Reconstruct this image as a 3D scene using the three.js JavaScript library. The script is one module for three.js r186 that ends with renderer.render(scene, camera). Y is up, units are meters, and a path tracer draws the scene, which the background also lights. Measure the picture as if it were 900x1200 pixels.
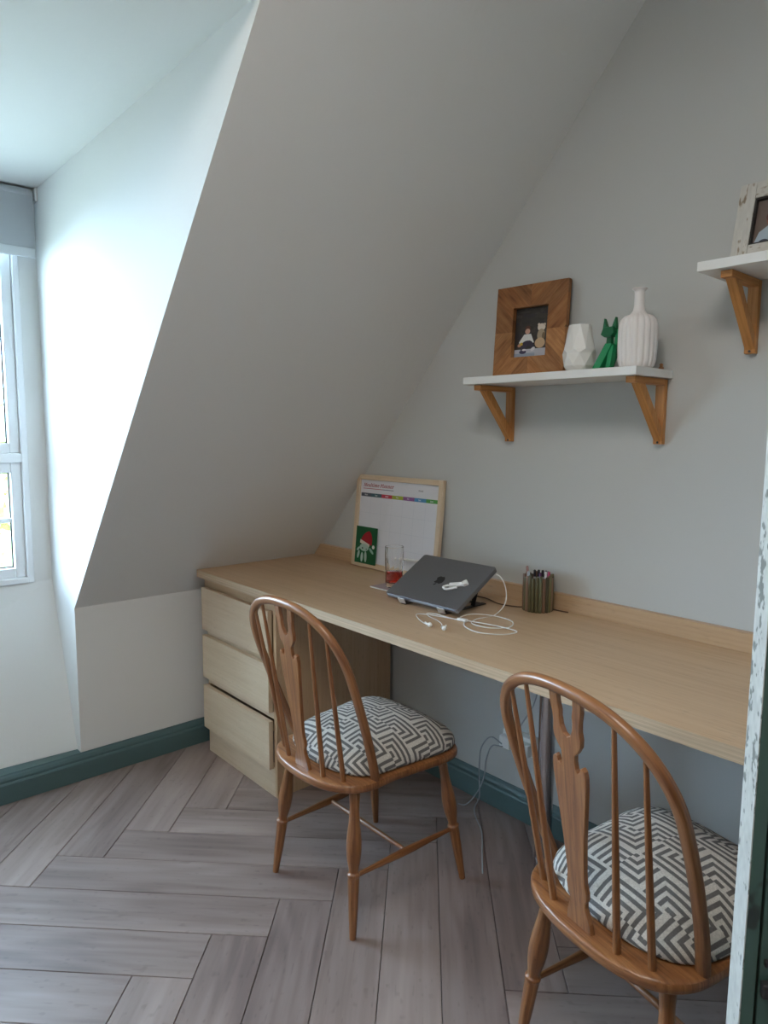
import * as THREE from 'three';
import { RectAreaLightUniformsLib } from 'three/addons/lights/RectAreaLightUniformsLib.js';
import { RoundedBoxGeometry } from 'three/addons/geometries/RoundedBoxGeometry.js';
import { mergeGeometries, mergeVertices, toCreasedNormals } from 'three/addons/utils/BufferGeometryUtils.js';

// ---------------------------------------------------------------- camera, sky, light, exposure
const scene = new THREE.Scene();
const camera = new THREE.PerspectiveCamera(2 * Math.atan(600 / 811.4056) * 180 / Math.PI, 900 / 1200, 0.05, 100);
camera.position.set(2.5486, 1.2783, 1.8019);
camera.rotation.order = 'YXZ';
camera.rotation.set(-0.1155, 0.843, 0.0073);
camera.updateMatrixWorld();
const renderer = new THREE.WebGLRenderer({ antialias: true });
renderer.toneMapping = THREE.LinearToneMapping;
renderer.toneMappingExposure = 1.25;
renderer.shadowMap.enabled = true;
renderer.shadowMap.type = THREE.PCFSoftShadowMap;
scene.background = new THREE.Color().setRGB(0.54, 0.77, 1.0);
scene.backgroundIntensity = 15.5;
RectAreaLightUniformsLib.init();
{ // the bright low sky beyond the garden, shining in through the dormer window: shadows run right and stay level
  const day = new THREE.RectAreaLight(new THREE.Color().setRGB(0.54, 0.77, 1.0), 27, 2.2, 1.5);
  day.position.set(-3.4, 1.9, 3.25); day.lookAt(-0.25, 1.33, 1.62); day.name = 'window_daylight'; scene.add(day);
}

{ // sun from behind the house: it lights the garden only
  const sun = new THREE.DirectionalLight(new THREE.Color().setRGB(1, 0.95, 0.86), 16);
  sun.position.set(7, 10, -3); sun.target.position.set(-3, 0, 1.5); sun.castShadow = true; sun.shadow.mapSize.set(2048, 2048);
  Object.assign(sun.shadow.camera, { left: -14, right: 14, top: 14, bottom: -14, near: 0.5, far: 50 }); scene.add(sun, sun.target);
}

// ---------------------------------------------------------------- helpers
let seed = 20240;
const rnd = () => { seed = (seed * 1664525 + 1013904223) >>> 0; return seed / 4294967296; };
const rr = (a, b) => a + (b - a) * rnd();
const lerp = (a, b, t) => a + (b - a) * t;
const clamp = (x, a = 0, b = 1) => Math.min(b, Math.max(a, x));
const sstep = (a, b, x) => { const t = clamp((x - a) / (b - a)); return t * t * (3 - 2 * t); };
const V = (x, y, z) => new THREE.Vector3(x, y, z);
const hash = (x, y, s) => { let h = (x * 374761393 + y * 668265263 + s * 974634777) | 0; h = Math.imul(h ^ (h >>> 13), 1274126177); return ((h ^ (h >>> 16)) >>> 0) / 4294967296; };
function vn(x, y, px, py, s) { // value noise, periodic in px, py cells
  const xi = Math.floor(x), yi = Math.floor(y), fx = x - xi, fy = y - yi, m = (a, p) => ((a % p) + p) % p;
  const u = fx * fx * (3 - 2 * fx), v = fy * fy * (3 - 2 * fy);
  const a = hash(m(xi, px), m(yi, py), s), b = hash(m(xi + 1, px), m(yi, py), s), c = hash(m(xi, px), m(yi + 1, py), s), d = hash(m(xi + 1, px), m(yi + 1, py), s);
  return lerp(lerp(a, b, u), lerp(c, d, u), v);
}
const fbm = (u, v, fx, fy, s, o = 4) => { let t = 0, a = 0.5, n = 0; for (let i = 0; i < o; i++) { t += a * vn(u * fx, v * fy, fx, fy, s + i * 17); n += a; a *= 0.5; fx *= 2; fy *= 2; } return t / n; };
function tex(w, h, fn, srgb = true) {
  const d = new Uint8Array(w * h * 4);
  for (let j = 0; j < h; j++) for (let i = 0; i < w; i++) { const c = fn(i / w, j / h), k = (j * w + i) * 4; d[k] = clamp(c[0], 0, 255); d[k + 1] = clamp(c[1], 0, 255); d[k + 2] = clamp(c[2], 0, 255); d[k + 3] = 255; }
  const t = new THREE.DataTexture(d, w, h); t.wrapS = t.wrapT = THREE.RepeatWrapping; t.magFilter = THREE.LinearFilter; t.minFilter = THREE.LinearMipmapLinearFilter; t.generateMipmaps = true;
  if (srgb) t.colorSpace = THREE.SRGBColorSpace; t.needsUpdate = true; return t;
}
const sized = (t, w, h) => { const c = t.clone(); c.repeat.set(1 / w, 1 / h); c.needsUpdate = true; return c; };
const std = (o) => new THREE.MeshStandardMaterial(o);
// wood grain: u runs along the grain
function woodTex(w, h, a, b, c, o) {
  return tex(w, h, (u, v) => {
    const warp = fbm(u, v, 3, 4, o.s, 3) - 0.5;
    const vv = v + warp * o.warp;
    const rings = 0.5 + 0.5 * Math.sin((vv * o.rings + fbm(u, v, 2, 6, o.s + 5, 3) * o.wob) * Math.PI * 2);
    const fine = fbm(u, v, 6, o.fine, o.s + 9, 3), pores = vn(u * 60, v * o.fine * 2, 60, o.fine * 2, o.s + 13);
    const blotch = fbm(u, v, 3, 3, o.s + 21, 3);
    let t = clamp(o.kr * (rings - 0.5) + o.kf * (fine - 0.5) * 2 + o.kb * (blotch - 0.5) * 2 + 0.5);
    let col = t < 0.5 ? a.map((x, i) => lerp(x, b[i], t * 2)) : b.map((x, i) => lerp(x, c[i], t * 2 - 1));
    const p = pores > 0.82 ? (pores - 0.82) / 0.18 * o.pore : 0;
    return col.map((x) => x * (1 - p));
  });
}
const names = new Map();
const numbered = (n) => { const k = names.get(n) ?? 0; names.set(n, k + 1); return k ? n + '_' + String(k).padStart(3, '0') : n; };
function finish(m) { m.castShadow = true; m.receiveShadow = true; return m; }
function part(name, geo, mat, parent, label) { const m = finish(new THREE.Mesh(geo, mat)); m.name = name; if (label) m.userData.label = label; parent.add(m); return m; }
function tag(o, label, category, group, kind) { o.userData.label = label; o.userData.category = category; if (group) o.userData.group = group; if (kind) o.userData.kind = kind; return o; }
function thing(name, label, category, p = [0, 0, 0], turn = 0, group) { const g = new THREE.Group(); g.name = numbered(name); g.position.set(...p); g.rotation.y = turn; scene.add(g); return tag(g, label, category, group); }
function single(name, geo, mat, label, category, group) { const m = finish(new THREE.Mesh(geo, mat)); m.name = numbered(name); scene.add(m); return tag(m, label, category, group); }
function struct(name, geo, mat, label, category) { const m = finish(new THREE.Mesh(geo, mat)); m.name = numbered(name); scene.add(m); return tag(m, label, category, null, 'structure'); }
// uv in metres by the way each triangle faces; grain = axis that u follows
function uvBox(g, grain = 'x', off = [0, 0]) {
  g = g.index ? g.toNonIndexed() : g; const p = g.attributes.position, uv = new Float32Array(p.count * 2), a = V(), b = V(), c = V(), n = V();
  for (let i = 0; i < p.count; i += 3) {
    a.fromBufferAttribute(p, i); b.fromBufferAttribute(p, i + 1); c.fromBufferAttribute(p, i + 2);
    n.subVectors(b, a).cross(c.clone().sub(a)); const ax = Math.abs(n.x), ay = Math.abs(n.y), az = Math.abs(n.z);
    const d = ax >= ay && ax >= az ? 'x' : ay >= az ? 'y' : 'z';
    const rest = ['x', 'y', 'z'].filter((k) => k !== d); let U = rest.includes(grain) ? grain : rest[0], W = rest.find((k) => k !== U);
    [a, b, c].forEach((q, k) => { uv[(i + k) * 2] = q[U] + off[0]; uv[(i + k) * 2 + 1] = q[W] + off[1]; });
  }
  g.setAttribute('uv', new THREE.BufferAttribute(uv, 2)); return g;
}
const box = (x0, x1, y0, y1, z0, z1) => { const g = new THREE.BoxGeometry(x1 - x0, y1 - y0, z1 - z0); g.translate((x0 + x1) / 2, (y0 + y1) / 2, (z0 + z1) / 2); return g; };
const rbox = (x0, x1, y0, y1, z0, z1, r = 0.002, s = 2) => { const g = new RoundedBoxGeometry(x1 - x0, y1 - y0, z1 - z0, s, Math.min(r, (x1 - x0) / 2.01, (y1 - y0) / 2.01, (z1 - z0) / 2.01)); g.translate((x0 + x1) / 2, (y0 + y1) / 2, (z0 + z1) / 2); return g; };
function poly(pts) { const s = new THREE.Shape(); pts.forEach(([x, y], i) => (i ? s.lineTo(x, y) : s.moveTo(x, y))); s.closePath(); return s; }
const prism = (pts, z0, z1, bevel = 0) => { const g = new THREE.ExtrudeGeometry(poly(pts), { depth: z1 - z0 - 2 * bevel, bevelEnabled: bevel > 0, bevelThickness: bevel, bevelSize: bevel, bevelOffset: -bevel, bevelSegments: 2, curveSegments: 8 }); g.translate(0, 0, z0 + bevel); return g; };
// profile given as (distance from wall, height) run along an axis
function clean(gs) { return gs.map((g) => { const q = g.index ? g.toNonIndexed() : g; for (const k of Object.keys(q.attributes)) if (!['position', 'normal', 'uv'].includes(k)) q.deleteAttribute(k); return q; }); }
const merge = (gs) => mergeGeometries(clean(gs));
function tube(pts, r, seg = 64, rad = 8, closed = false) { return new THREE.TubeGeometry(new THREE.CatmullRomCurve3(pts.map((p) => (Array.isArray(p) ? V(...p) : p)), closed, 'centripetal'), seg, r, rad, closed); }
// turned piece between two points: prof = [[t, radius]...]
function turned(A, B, prof, seg = 20) {
  const a = V(...A), b = V(...B), L = a.distanceTo(b);
  const g = new THREE.LatheGeometry(prof.map(([t, r]) => new THREE.Vector2(r, t * L)), seg);
  g.applyQuaternion(new THREE.Quaternion().setFromUnitVectors(V(0, 1, 0), b.clone().sub(a).normalize())); g.translate(a.x, a.y, a.z);
  const uv = g.attributes.uv; for (let i = 0; i < uv.count; i++) uv.setXY(i, uv.getY(i) * L, uv.getX(i) * 0.08); return g;
}
const smoothProf = (pts, n = 40) => { const c = new THREE.SplineCurve(pts.map(([t, r]) => new THREE.Vector2(t, r))); return c.getPoints(n).map((p) => [clamp(p.x), Math.max(0.0005, p.y)]); };

// ---------------------------------------------------------------- materials
const paintBump = tex(256, 256, (u, v) => { const n = 255 * (0.6 * fbm(u, v, 10, 10, 3, 3) + 0.4 * fbm(u, v, 50, 50, 8, 2)); return [n, n, n]; }, false);
const paint = (r, g, b, rough = 0.85) => { const m = std({ roughness: rough, bumpMap: sized(paintBump, 0.5, 0.5), bumpScale: 0.0006 }); m.color.setRGB(r, g, b); return m; };
const M = {};
M.wallWhite = paint(0.74, 0.735, 0.715);
M.slope = paint(0.74, 0.735, 0.715);
M.wallGrey = paint(0.54, 0.545, 0.53);
M.ceil = paint(0.80, 0.80, 0.78);
M.teal = paint(0.075, 0.135, 0.140, 0.45);
M.frameWhite = std({ color: new THREE.Color().setRGB(0.80, 0.81, 0.82), roughness: 0.35 });
M.rubber = std({ color: new THREE.Color().setRGB(0.05, 0.05, 0.055), roughness: 0.7 });
M.glassPane = new THREE.MeshPhysicalMaterial({ color: 0xffffff, roughness: 0.02, transmission: 1, thickness: 0, ior: 1.5 });
const floorTexA = woodTex(1024, 512, [114, 104, 101], [139, 129, 126], [157, 148, 145], { s: 31, warp: 0.3, rings: 3, wob: 3.4, fine: 30, kr: 0.16, kf: 0.24, kb: 0.6, pore: 0.09 });
const floorTexB = woodTex(1024, 512, [110, 100, 98], [134, 124, 121], [152, 143, 140], { s: 71, warp: 0.4, rings: 3, wob: 4.2, fine: 34, kr: 0.22, kf: 0.22, kb: 0.65, pore: 0.09 });
M.floor = [floorTexA, floorTexB].flatMap((t, i) => [[1, 1, 1], [0.9, 0.9, 0.91]].map((c) => std({ map: sized(t, 1.3, 0.42), color: new THREE.Color().setRGB(...c.map((k, i) => k * [1.19, 1.08, 1.03][i])), roughness: 0.42, bumpMap: sized(t, 1.3, 0.42), bumpScale: 0.0006 })));
M.gap = std({ color: new THREE.Color().setRGB(0.16, 0.14, 0.13), roughness: 0.9 });
const oakTex = woodTex(1024, 512, [180, 147, 113], [194, 163, 129], [205, 177, 145], { s: 5, warp: 0.08, rings: 6, wob: 2, fine: 80, kr: 0.10, kf: 0.25, kb: 0.3, pore: 0.08 });
M.oak = std({ map: sized(oakTex, 1.6, 0.5), roughness: 0.38 });
const plyTex = tex(64, 128, (u, v) => { const k = vn(u * 4, v * 26, 4, 26, 5), l = (Math.floor(v * 7) % 2) ? 1 : 0.965; const f = l * (0.93 + 0.1 * k); return [200 * f, 176 * f, 147 * f]; });
M.ply = std({ map: sized(plyTex, 0.4, 0.028), roughness: 0.5 });
const birchTex = woodTex(512, 512, [198, 173, 142], [213, 191, 162], [224, 206, 181], { s: 15, warp: 0.06, rings: 5, wob: 1.4, fine: 60, kr: 0.12, kf: 0.25, kb: 0.3, pore: 0.06 });
M.birch = std({ map: sized(birchTex, 0.8, 0.3), roughness: 0.45 });
M.birchB = std({ map: sized(birchTex, 0.8, 0.3), roughness: 0.45, color: new THREE.Color().setRGB(0.93, 0.92, 0.93) });
const elmTex = woodTex(512, 256, [98, 56, 28], [137, 88, 49], [163, 112, 68], { s: 45, warp: 0.1, rings: 5, wob: 2, fine: 40, kr: 0.2, kf: 0.35, kb: 0.3, pore: 0.15 });
const varnish = (o) => new THREE.MeshPhysicalMaterial({ roughness: 0.42, clearcoat: 0.5, clearcoatRoughness: 0.22, ...o });
M.elm = varnish({ map: sized(elmTex, 0.4, 0.1) });
// woven maze cloth: nested U bands, alternately turned
const mazeTex = tex(1024, 1024, (u, v) => {
  const S = 0.384, cw = 0.128, chh = 0.064, X = u * S, Y = v * S, row = Math.floor(Y / chh), x2 = X + (row % 2 ? cw / 2 : 0), cx = Math.floor(x2 / cw);
  const a = x2 - (cx + 0.5) * cw; let b = Y - row * chh; if ((cx + Math.floor(row / 2)) % 2) b = chh - b;
  const q = Math.max(Math.abs(a), b), ph = (q / 0.016) % 1;
  const on = sstep(0.02, 0.12, ph) * (1 - sstep(0.52, 0.62, ph));
  const weave = 0.92 + 0.14 * vn(u * 260, v * 260, 260, 260, 7), e = 0.16 * (fbm(u, v, 40, 40, 2, 2) - 0.5), k = clamp(on + e);
  return [lerp(204, 104, k) * weave, lerp(200, 102, k) * weave, lerp(192, 101, k) * weave];
});
M.cloth = std({ map: sized(mazeTex, 0.384, 0.384), roughness: 0.95, bumpMap: sized(mazeTex, 0.384, 0.384), bumpScale: 0.0012 });
M.white = std({ color: new THREE.Color().setRGB(0.78, 0.78, 0.76), roughness: 0.45 });
M.ceramic = std({ color: new THREE.Color().setRGB(0.80, 0.79, 0.76), roughness: 0.4 });
M.ceramicMatt = std({ color: new THREE.Color().setRGB(0.82, 0.78, 0.76), roughness: 0.7 });
const pineTex = woodTex(256, 256, [168, 108, 52], [190, 130, 70], [206, 148, 88], { s: 61, warp: 0.05, rings: 5, wob: 1, fine: 40, kr: 0.3, kf: 0.3, kb: 0.2, pore: 0.1 });
M.pine = std({ map: sized(pineTex, 0.3, 0.06), roughness: 0.5 });
const mangoTex = woodTex(512, 256, [118, 76, 42], [154, 106, 64], [176, 128, 82], { s: 81, warp: 0.2, rings: 3, wob: 3, fine: 24, kr: 0.2, kf: 0.3, kb: 0.5, pore: 0.1 });
M.mango = [[1, 1, 1], [0.72, 0.68, 0.64], [1.22, 1.2, 1.14], [0.88, 0.8, 0.72]].map((c) => std({ map: sized(mangoTex, 0.22, 0.09), roughness: 0.6, color: new THREE.Color().setRGB(...c) }));
M.dark = std({ color: new THREE.Color().setRGB(0.02, 0.018, 0.016), roughness: 0.6 });
M.steel = std({ color: new THREE.Color().setRGB(0.55, 0.55, 0.57), roughness: 0.22, metalness: 1 });
M.black = std({ color: new THREE.Color().setRGB(0.015, 0.015, 0.017), roughness: 0.5 });
M.spaceGrey = std({ color: new THREE.Color().setRGB(0.26, 0.265, 0.285), roughness: 0.42, metalness: 0.85 });
M.whitePlastic = std({ color: new THREE.Color().setRGB(0.82, 0.82, 0.80), roughness: 0.35 });
M.cableGrey = std({ color: new THREE.Color().setRGB(0.32, 0.34, 0.36), roughness: 0.5 });
M.silver = std({ color: new THREE.Color().setRGB(0.72, 0.72, 0.73), roughness: 0.4, metalness: 0.6 });
M.green = std({ color: new THREE.Color().setRGB(0.015, 0.28, 0.10), roughness: 0.4 });
M.greenDark = std({ color: new THREE.Color().setRGB(0.008, 0.13, 0.05), roughness: 0.4 });

// ---------------------------------------------------------------- the room
const K = 0.6402, TS = Math.tan(0.853), CH = 1.0149, CH2 = 2.30, DC = 2.13, XW = -0.25, XR = 2.93, ZF = 3.3, HC = 2.52;
const xs = (y) => (y - K) / TS;
// floor: a dark base with herringbone planks
{
  const fl = struct('floor', box(-0.3, 4.1, -0.12, -0.016, -0.12, ZF + 0.12), M.gap, 'grey-brown herringbone wood floor of wide planks', 'floor');
  const W = 0.1455, L = 0.858, g = 0.0009, c = Math.SQRT1_2;
  const clip = (pts, f) => { const out = []; for (let i = 0; i < pts.length; i++) { const a = pts[i], b = pts[(i + 1) % pts.length], fa = f(a), fb = f(b); if (fa >= 0) out.push(a); if ((fa >= 0) !== (fb >= 0)) { const t = fa / (fa - fb); out.push([lerp(a[0], b[0], t), lerp(a[1], b[1], t)]); } } return out; };
  const u0 = 0.2935 - L, v0 = 1.18;
  const plank = (ua, ub, va, vb, along) => {
    const q = [[ua + g, va + g], [ub - g, va + g], [ub - g, vb - g], [ua + g, vb - g]];
    let w = q.map(([u, v]) => [(u + v) * c, (v - u) * c]);   // a = (1,-1), b = (1,1) in x,z
    w = clip(w, (p) => p[0] + 0.03); w = w.length ? clip(w, (p) => XR - 0.002 - p[0]) : w; w = w.length ? clip(w, (p) => p[1] - 0.002) : w; w = w.length ? clip(w, (p) => ZF - 0.002 - p[1]) : w;
    if (w.length < 3) return; let area = 0; w.forEach((p, i) => { const n = w[(i + 1) % w.length]; area += p[0] * n[1] - n[0] * p[1]; }); if (Math.abs(area) < 0.0008) return;
    const geo = new THREE.ExtrudeGeometry(poly(w.map(([x, z]) => [x, -z])), { depth: 0.012, bevelEnabled: true, bevelThickness: 0.0012, bevelSize: 0.0008, bevelOffset: -0.0008, bevelSegments: 1 });
    geo.rotateX(-Math.PI / 2); geo.translate(0, -0.0132, 0);
    const p = geo.attributes.position, uv = geo.attributes.uv, ou = rr(0, 5), ov = rr(0, 5), fl_ = rnd() < 0.5 ? -1 : 1;
    for (let i = 0; i < p.count; i++) { const x = p.getX(i), z = p.getZ(i), u = (x - z) * c, v = (x + z) * c; const al = along ? u : v, ac = along ? v : u; uv.setXY(i, al * fl_ + ou, ac + ov); }
    part('plank', geo, M.floor[Math.floor(rnd() * 4)], fl);
  };
  for (let j = -4; j <= 5; j++) for (let k = -26; k <= 26; k++) {
    const du = k * W + j * L, dv = -k * W + j * L;
    plank(u0 + du, u0 + L + du, v0 + dv, v0 + W + dv, true);
    plank(u0 + du, u0 + W + du, v0 + dv - L, v0 + dv, false);
  }
}
struct('wall_back', box(-0.35, XR, -0.12, 2.7, -0.12, 0), M.wallGrey, 'pale grey painted wall behind the desk', 'wall');
const slopeY = (x) => K + x * TS;
const T = 0.10, nx = -Math.sin(0.853) * T, ny = Math.cos(0.853) * T;
const slabPts = (yA, yB) => [[xs(yA), yA], [xs(yB), yB], [xs(yB) + nx, yB + ny], [xs(yA) + nx, yA + ny]];
struct('wall_left', box(-0.12, 0, -0.012, K, 0, CH - 0.05), M.wallWhite, 'low white knee wall under the sloped ceiling', 'wall');
struct('sloped_ceiling', prism(slabPts(K, HC + 0.02), 0, CH - 0.05), M.slope, 'plain sloped ceiling rising above the desk', 'ceiling');
struct('sloped_ceiling', prism(slabPts(DC, HC + 0.02), CH - 0.05, CH2 + 0.05), M.slope, 'strip of sloped ceiling above the dormer', 'ceiling');
struct('sloped_ceiling', prism(slabPts(K, HC + 0.02), CH2 + 0.05, ZF), M.slope, 'sloped ceiling on the far side of the dormer', 'ceiling');
struct('wall_left', box(-0.12, 0, -0.012, K, CH2 + 0.05, ZF), M.wallWhite, 'low knee wall beyond the dormer', 'wall');
// dormer cheeks
const cheek = [[-0.036, -0.012], [0, -0.012], [0, K], [xs(DC), DC], [XW - 0.12, DC], [XW - 0.12, 0.705], [XW, 0.705], [-0.036, 0.0987]];
struct('wall_dormer_cheek', prism(cheek, CH - 0.05, CH), M.wallWhite, 'bright white triangular dormer cheek beside the window', 'wall');
struct('wall_dormer_cheek', prism(cheek, CH2, CH2 + 0.05), M.wallWhite, 'opposite white cheek of the dormer', 'wall');
struct('ceiling_dormer', prism([[XW - 0.12, DC], [xs(DC), DC], [xs(DC + 0.08) - 0.002, DC + 0.08], [XW - 0.12, DC + 0.08]], CH - 0.05, CH2 + 0.05), M.ceil, 'flat white dormer ceiling', 'ceiling');
struct('ceiling', box(xs(HC) - 0.1, XR + 1.2, HC, HC + 0.1, -0.12, ZF + 0.12), M.ceil, 'flat white ceiling of the room', 'ceiling');
{ // wall under the window leans out to meet the skirting ledge, a little skewed in plan
  const zs_ = [CH, CH2], bot = (z) => -0.036 - 0.07 * (z - CH), P = [];
  const v = []; for (const z of zs_) v.push([XW, 0.705, z], [bot(z), 0.0987, z], [bot(z), -0.012, z], [XW - 0.12, -0.012, z], [XW - 0.12, 0.705, z]);
  const quad = (a, b, c, d) => P.push(...v[a], ...v[b], ...v[c], ...v[a], ...v[c], ...v[d]);
  for (let i = 0; i < 5; i++) { const n = (i + 1) % 5; quad(i, 5 + i, 5 + n, n); }
  P.push(...v[0], ...v[1], ...v[2], ...v[0], ...v[2], ...v[3], ...v[0], ...v[3], ...v[4]); P.push(...v[5], ...v[7], ...v[6], ...v[5], ...v[8], ...v[7], ...v[5], ...v[9], ...v[8]);
  const g = new THREE.BufferGeometry(); g.setAttribute('position', new THREE.Float32BufferAttribute(P, 3)); g.computeVertexNormals();
  struct('wall_dormer', uvBox(g), M.wallWhite, 'white wall leaning out below the dormer window', 'wall');
}
// window wall around the opening
const WZ0 = 1.079, WZ1 = 2.236, WY0 = 0.705, WY1 = 2.02;
struct('wall_window', merge([box(XW - 0.12, XW, WY0, DC, CH, WZ0), box(XW - 0.12, XW, WY0, DC, WZ1, CH2), box(XW - 0.12, XW, WY1, DC, WZ0, WZ1)]), M.wallWhite, 'white wall strip around the dormer window', 'wall');
struct('wall_front', box(-0.35, XR, -0.12, 2.7, ZF, ZF + 0.12), M.wallWhite, 'plain wall across the room from the desk', 'wall');
const DZ0 = 0.74, DZ1 = 1.50, DH = 1.98;
struct('wall_right', merge([box(XR, XR + 0.1, -0.012, HC, -0.12, DZ0), box(XR, XR + 0.1, -0.012, HC, DZ1, ZF + 0.12), box(XR, XR + 0.1, DH, HC, DZ0, DZ1)]), M.wallWhite, 'white wall with the doorway at the end of the desk', 'wall');
struct('wall_unseen_landing', merge([box(XR + 1.1, XR + 1.2, -0.12, HC, -0.12, ZF), box(XR + 0.1, XR + 1.1, -0.12, HC, -0.12, -0.02), box(XR + 0.1, XR + 1.1, -0.12, HC, ZF, ZF + 0.1)]), M.wallWhite, 'unseen landing walls outside the doorway, keeping sky light out', 'wall');  // out of view, closes the doorway so no sky light enters there
// skirting
const skirt = [[0, 0], [0.0196, 0], [0.0196, 0.066], [0.0172, 0.0705], [0.0132, 0.0725], [0.0132, 0.081], [0.0092, 0.0895], [0.0045, 0.0945], [0.003, 0.0987], [0, 0.0987]];
{
  const gb = new THREE.ExtrudeGeometry(poly(skirt), { depth: XR - 0.563, bevelEnabled: false }); gb.rotateY(Math.PI / 2); gb.scale(1, 1, -1); // profile x -> z
  const p = gb.attributes.position; // make faces wind outward again after mirroring
  const idx = []; for (let i = 0; i < p.count; i += 3) idx.push(i, i + 2, i + 1); gb.setIndex(idx); const g2 = gb.toNonIndexed(); g2.computeVertexNormals();
  g2.translate(0.563, 0.0002, 0.0005); g2.computeBoundingBox(); if (g2.boundingBox.min.z < -0.01) g2.translate(0, 0, -g2.boundingBox.min.z);
  struct('baseboard_back', uvBox(g2), M.teal, 'dark teal skirting board under the desk', 'baseboard');
  const gl = new THREE.ExtrudeGeometry(poly(skirt), { depth: ZF - 0.5, bevelEnabled: false }); gl.translate(0.0005, 0.0002, 0.5);
  struct('baseboard_left', uvBox(gl, 'z'), M.teal, 'dark teal skirting board along the knee wall and window', 'baseboard');
  struct('trim_1', uvBox(box(-0.14, 0.0008, 0.07, 0.0984, CH + 0.0004, CH2 - 0.0004), 'z'), M.teal, 'teal ledge between skirting and wall below the window', 'trim');
}
// window
{
  const w = thing('window_1', 'white casement window with glazing bar in the dormer', 'window', [XW, 0, 0]); w.userData.kind = 'structure';
  const d0 = -0.07, zA = 1.079, zB = WZ1;
  part('window_frame', merge([rbox(d0, 0.012, WY0, WY1, zA, zA + 0.022, 0.004), rbox(d0, 0.012, WY0, WY1, zB - 0.022, zB, 0.004), rbox(d0, 0.012, WY0, WY0 + 0.022, zA + 0.02, zB - 0.02, 0.004), rbox(d0, 0.012, WY1 - 0.022, WY1, zA + 0.02, zB - 0.02, 0.004), rbox(d0, 0.006, 1.155, 1.19, zA + 0.02, zB - 0.02, 0.004), rbox(d0, 0.006, WY0 + 0.02, WY1 - 0.02, (zA + zB) / 2 - 0.02, (zA + zB) / 2 + 0.02, 0.004)]), M.frameWhite, w);
  const mid = (zA + zB) / 2;
  for (const [z0, z1] of [[zA + 0.022, mid - 0.02], [mid + 0.02, zB - 0.022]]) {
    for (const [y0, y1, bar] of [[WY0 + 0.022, 1.155, 0.941], [1.19, WY1 - 0.022, 0]]) {
      const b = 0.036, dx = -0.012;
      const s = part('sash', merge([rbox(d0 + 0.01, dx + 0.006, y0, y1, z0, z0 + b, 0.004), rbox(d0 + 0.01, dx + 0.006, y0, y1, z1 - b, z1, 0.004), rbox(d0 + 0.01, dx + 0.006, y0, y0 + b, z0 + b, z1 - b, 0.003), rbox(d0 + 0.01, dx + 0.006, y1 - b, y1, z0 + b, z1 - b, 0.003)]), M.frameWhite, w);
      part('gasket', merge([box(-0.04, -0.034, y0 + b, y1 - b, z0 + b, z0 + b + 0.004), box(-0.04, -0.034, y0 + b, y1 - b, z1 - b - 0.004, z1 - b), box(-0.04, -0.034, y0 + b, y0 + b + 0.004, z0 + b, z1 - b), box(-0.04, -0.034, y1 - b - 0.004, y1 - b, z0 + b, z1 - b)]), M.rubber, s);
      if (bar) part('glazing_bar', rbox(-0.06, -0.026, bar - 0.009, bar + 0.009, z0 + b, z1 - b, 0.003), M.frameWhite, s);
      part('pane', box(-0.046, -0.042, y0 + b, y1 - b, z0 + b, z1 - b), M.glassPane, s);
    }
  }
}
{ // unseen flush ceiling lamp, out of view, placed to light the slope and upper walls
  const l = thing('unseen_ceiling_lamp', 'unseen square flush ceiling lamp near the doorway, lighting the slope and back wall', 'lamp', [2.2, HC, 1.75]);
  part('housing', rbox(-0.36, 0.36, -0.03, -0.0005, -0.36, 0.36, 0.004), M.frameWhite, l);
  part('diffuser', rbox(-0.34, 0.34, -0.036, -0.03, -0.34, 0.34, 0.002), std({ color: 0xffffff, emissive: new THREE.Color().setRGB(1, 0.86, 0.70), emissiveIntensity: 1.5, roughness: 0.5 }), l);
  const a = new THREE.RectAreaLight(new THREE.Color().setRGB(1.0, 0.93, 0.86), 9.5, 0.68, 0.68); a.name = 'unseen_ceiling_lamp_light'; a.position.set(2.2, HC - 0.038, 1.75); a.lookAt(2.2, 0, 1.75); scene.add(a);
}
{ // roller blind, mostly rolled up
  const b = thing('roller_blind', 'grey roller blind pulled a little way down the dormer window', 'blind', [XW + 0.045, 0, 0]);
  const M1 = std({ color: new THREE.Color().setRGB(0.46, 0.48, 0.51), roughness: 0.95, bumpMap: sized(paintBump, 0.05, 0.05), bumpScale: 0.0004 });
  part('fabric', rbox(0.0, 0.002, 1.915, 2.105, 1.03, 2.285, 0.0008), M1, b);
  const roll = new THREE.CylinderGeometry(0.02, 0.02, 1.255, 24); roll.rotateX(Math.PI / 2); roll.translate(-0.016, 2.106, 1.6575);
  part('roller', roll, M1, b);
  part('bottom_bar', rbox(-0.004, 0.006, 1.885, 1.918, 1.03, 2.285, 0.003), std({ color: new THREE.Color().setRGB(0.62, 0.64, 0.66), roughness: 0.6 }), b);
  for (const z of [1.0195, 2.2955]) part('bracket', rbox(-0.044, 0.006, 2.085, 2.13, z - 0.0045, z + 0.0045, 0.002), M.whitePlastic, b);
}

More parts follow.
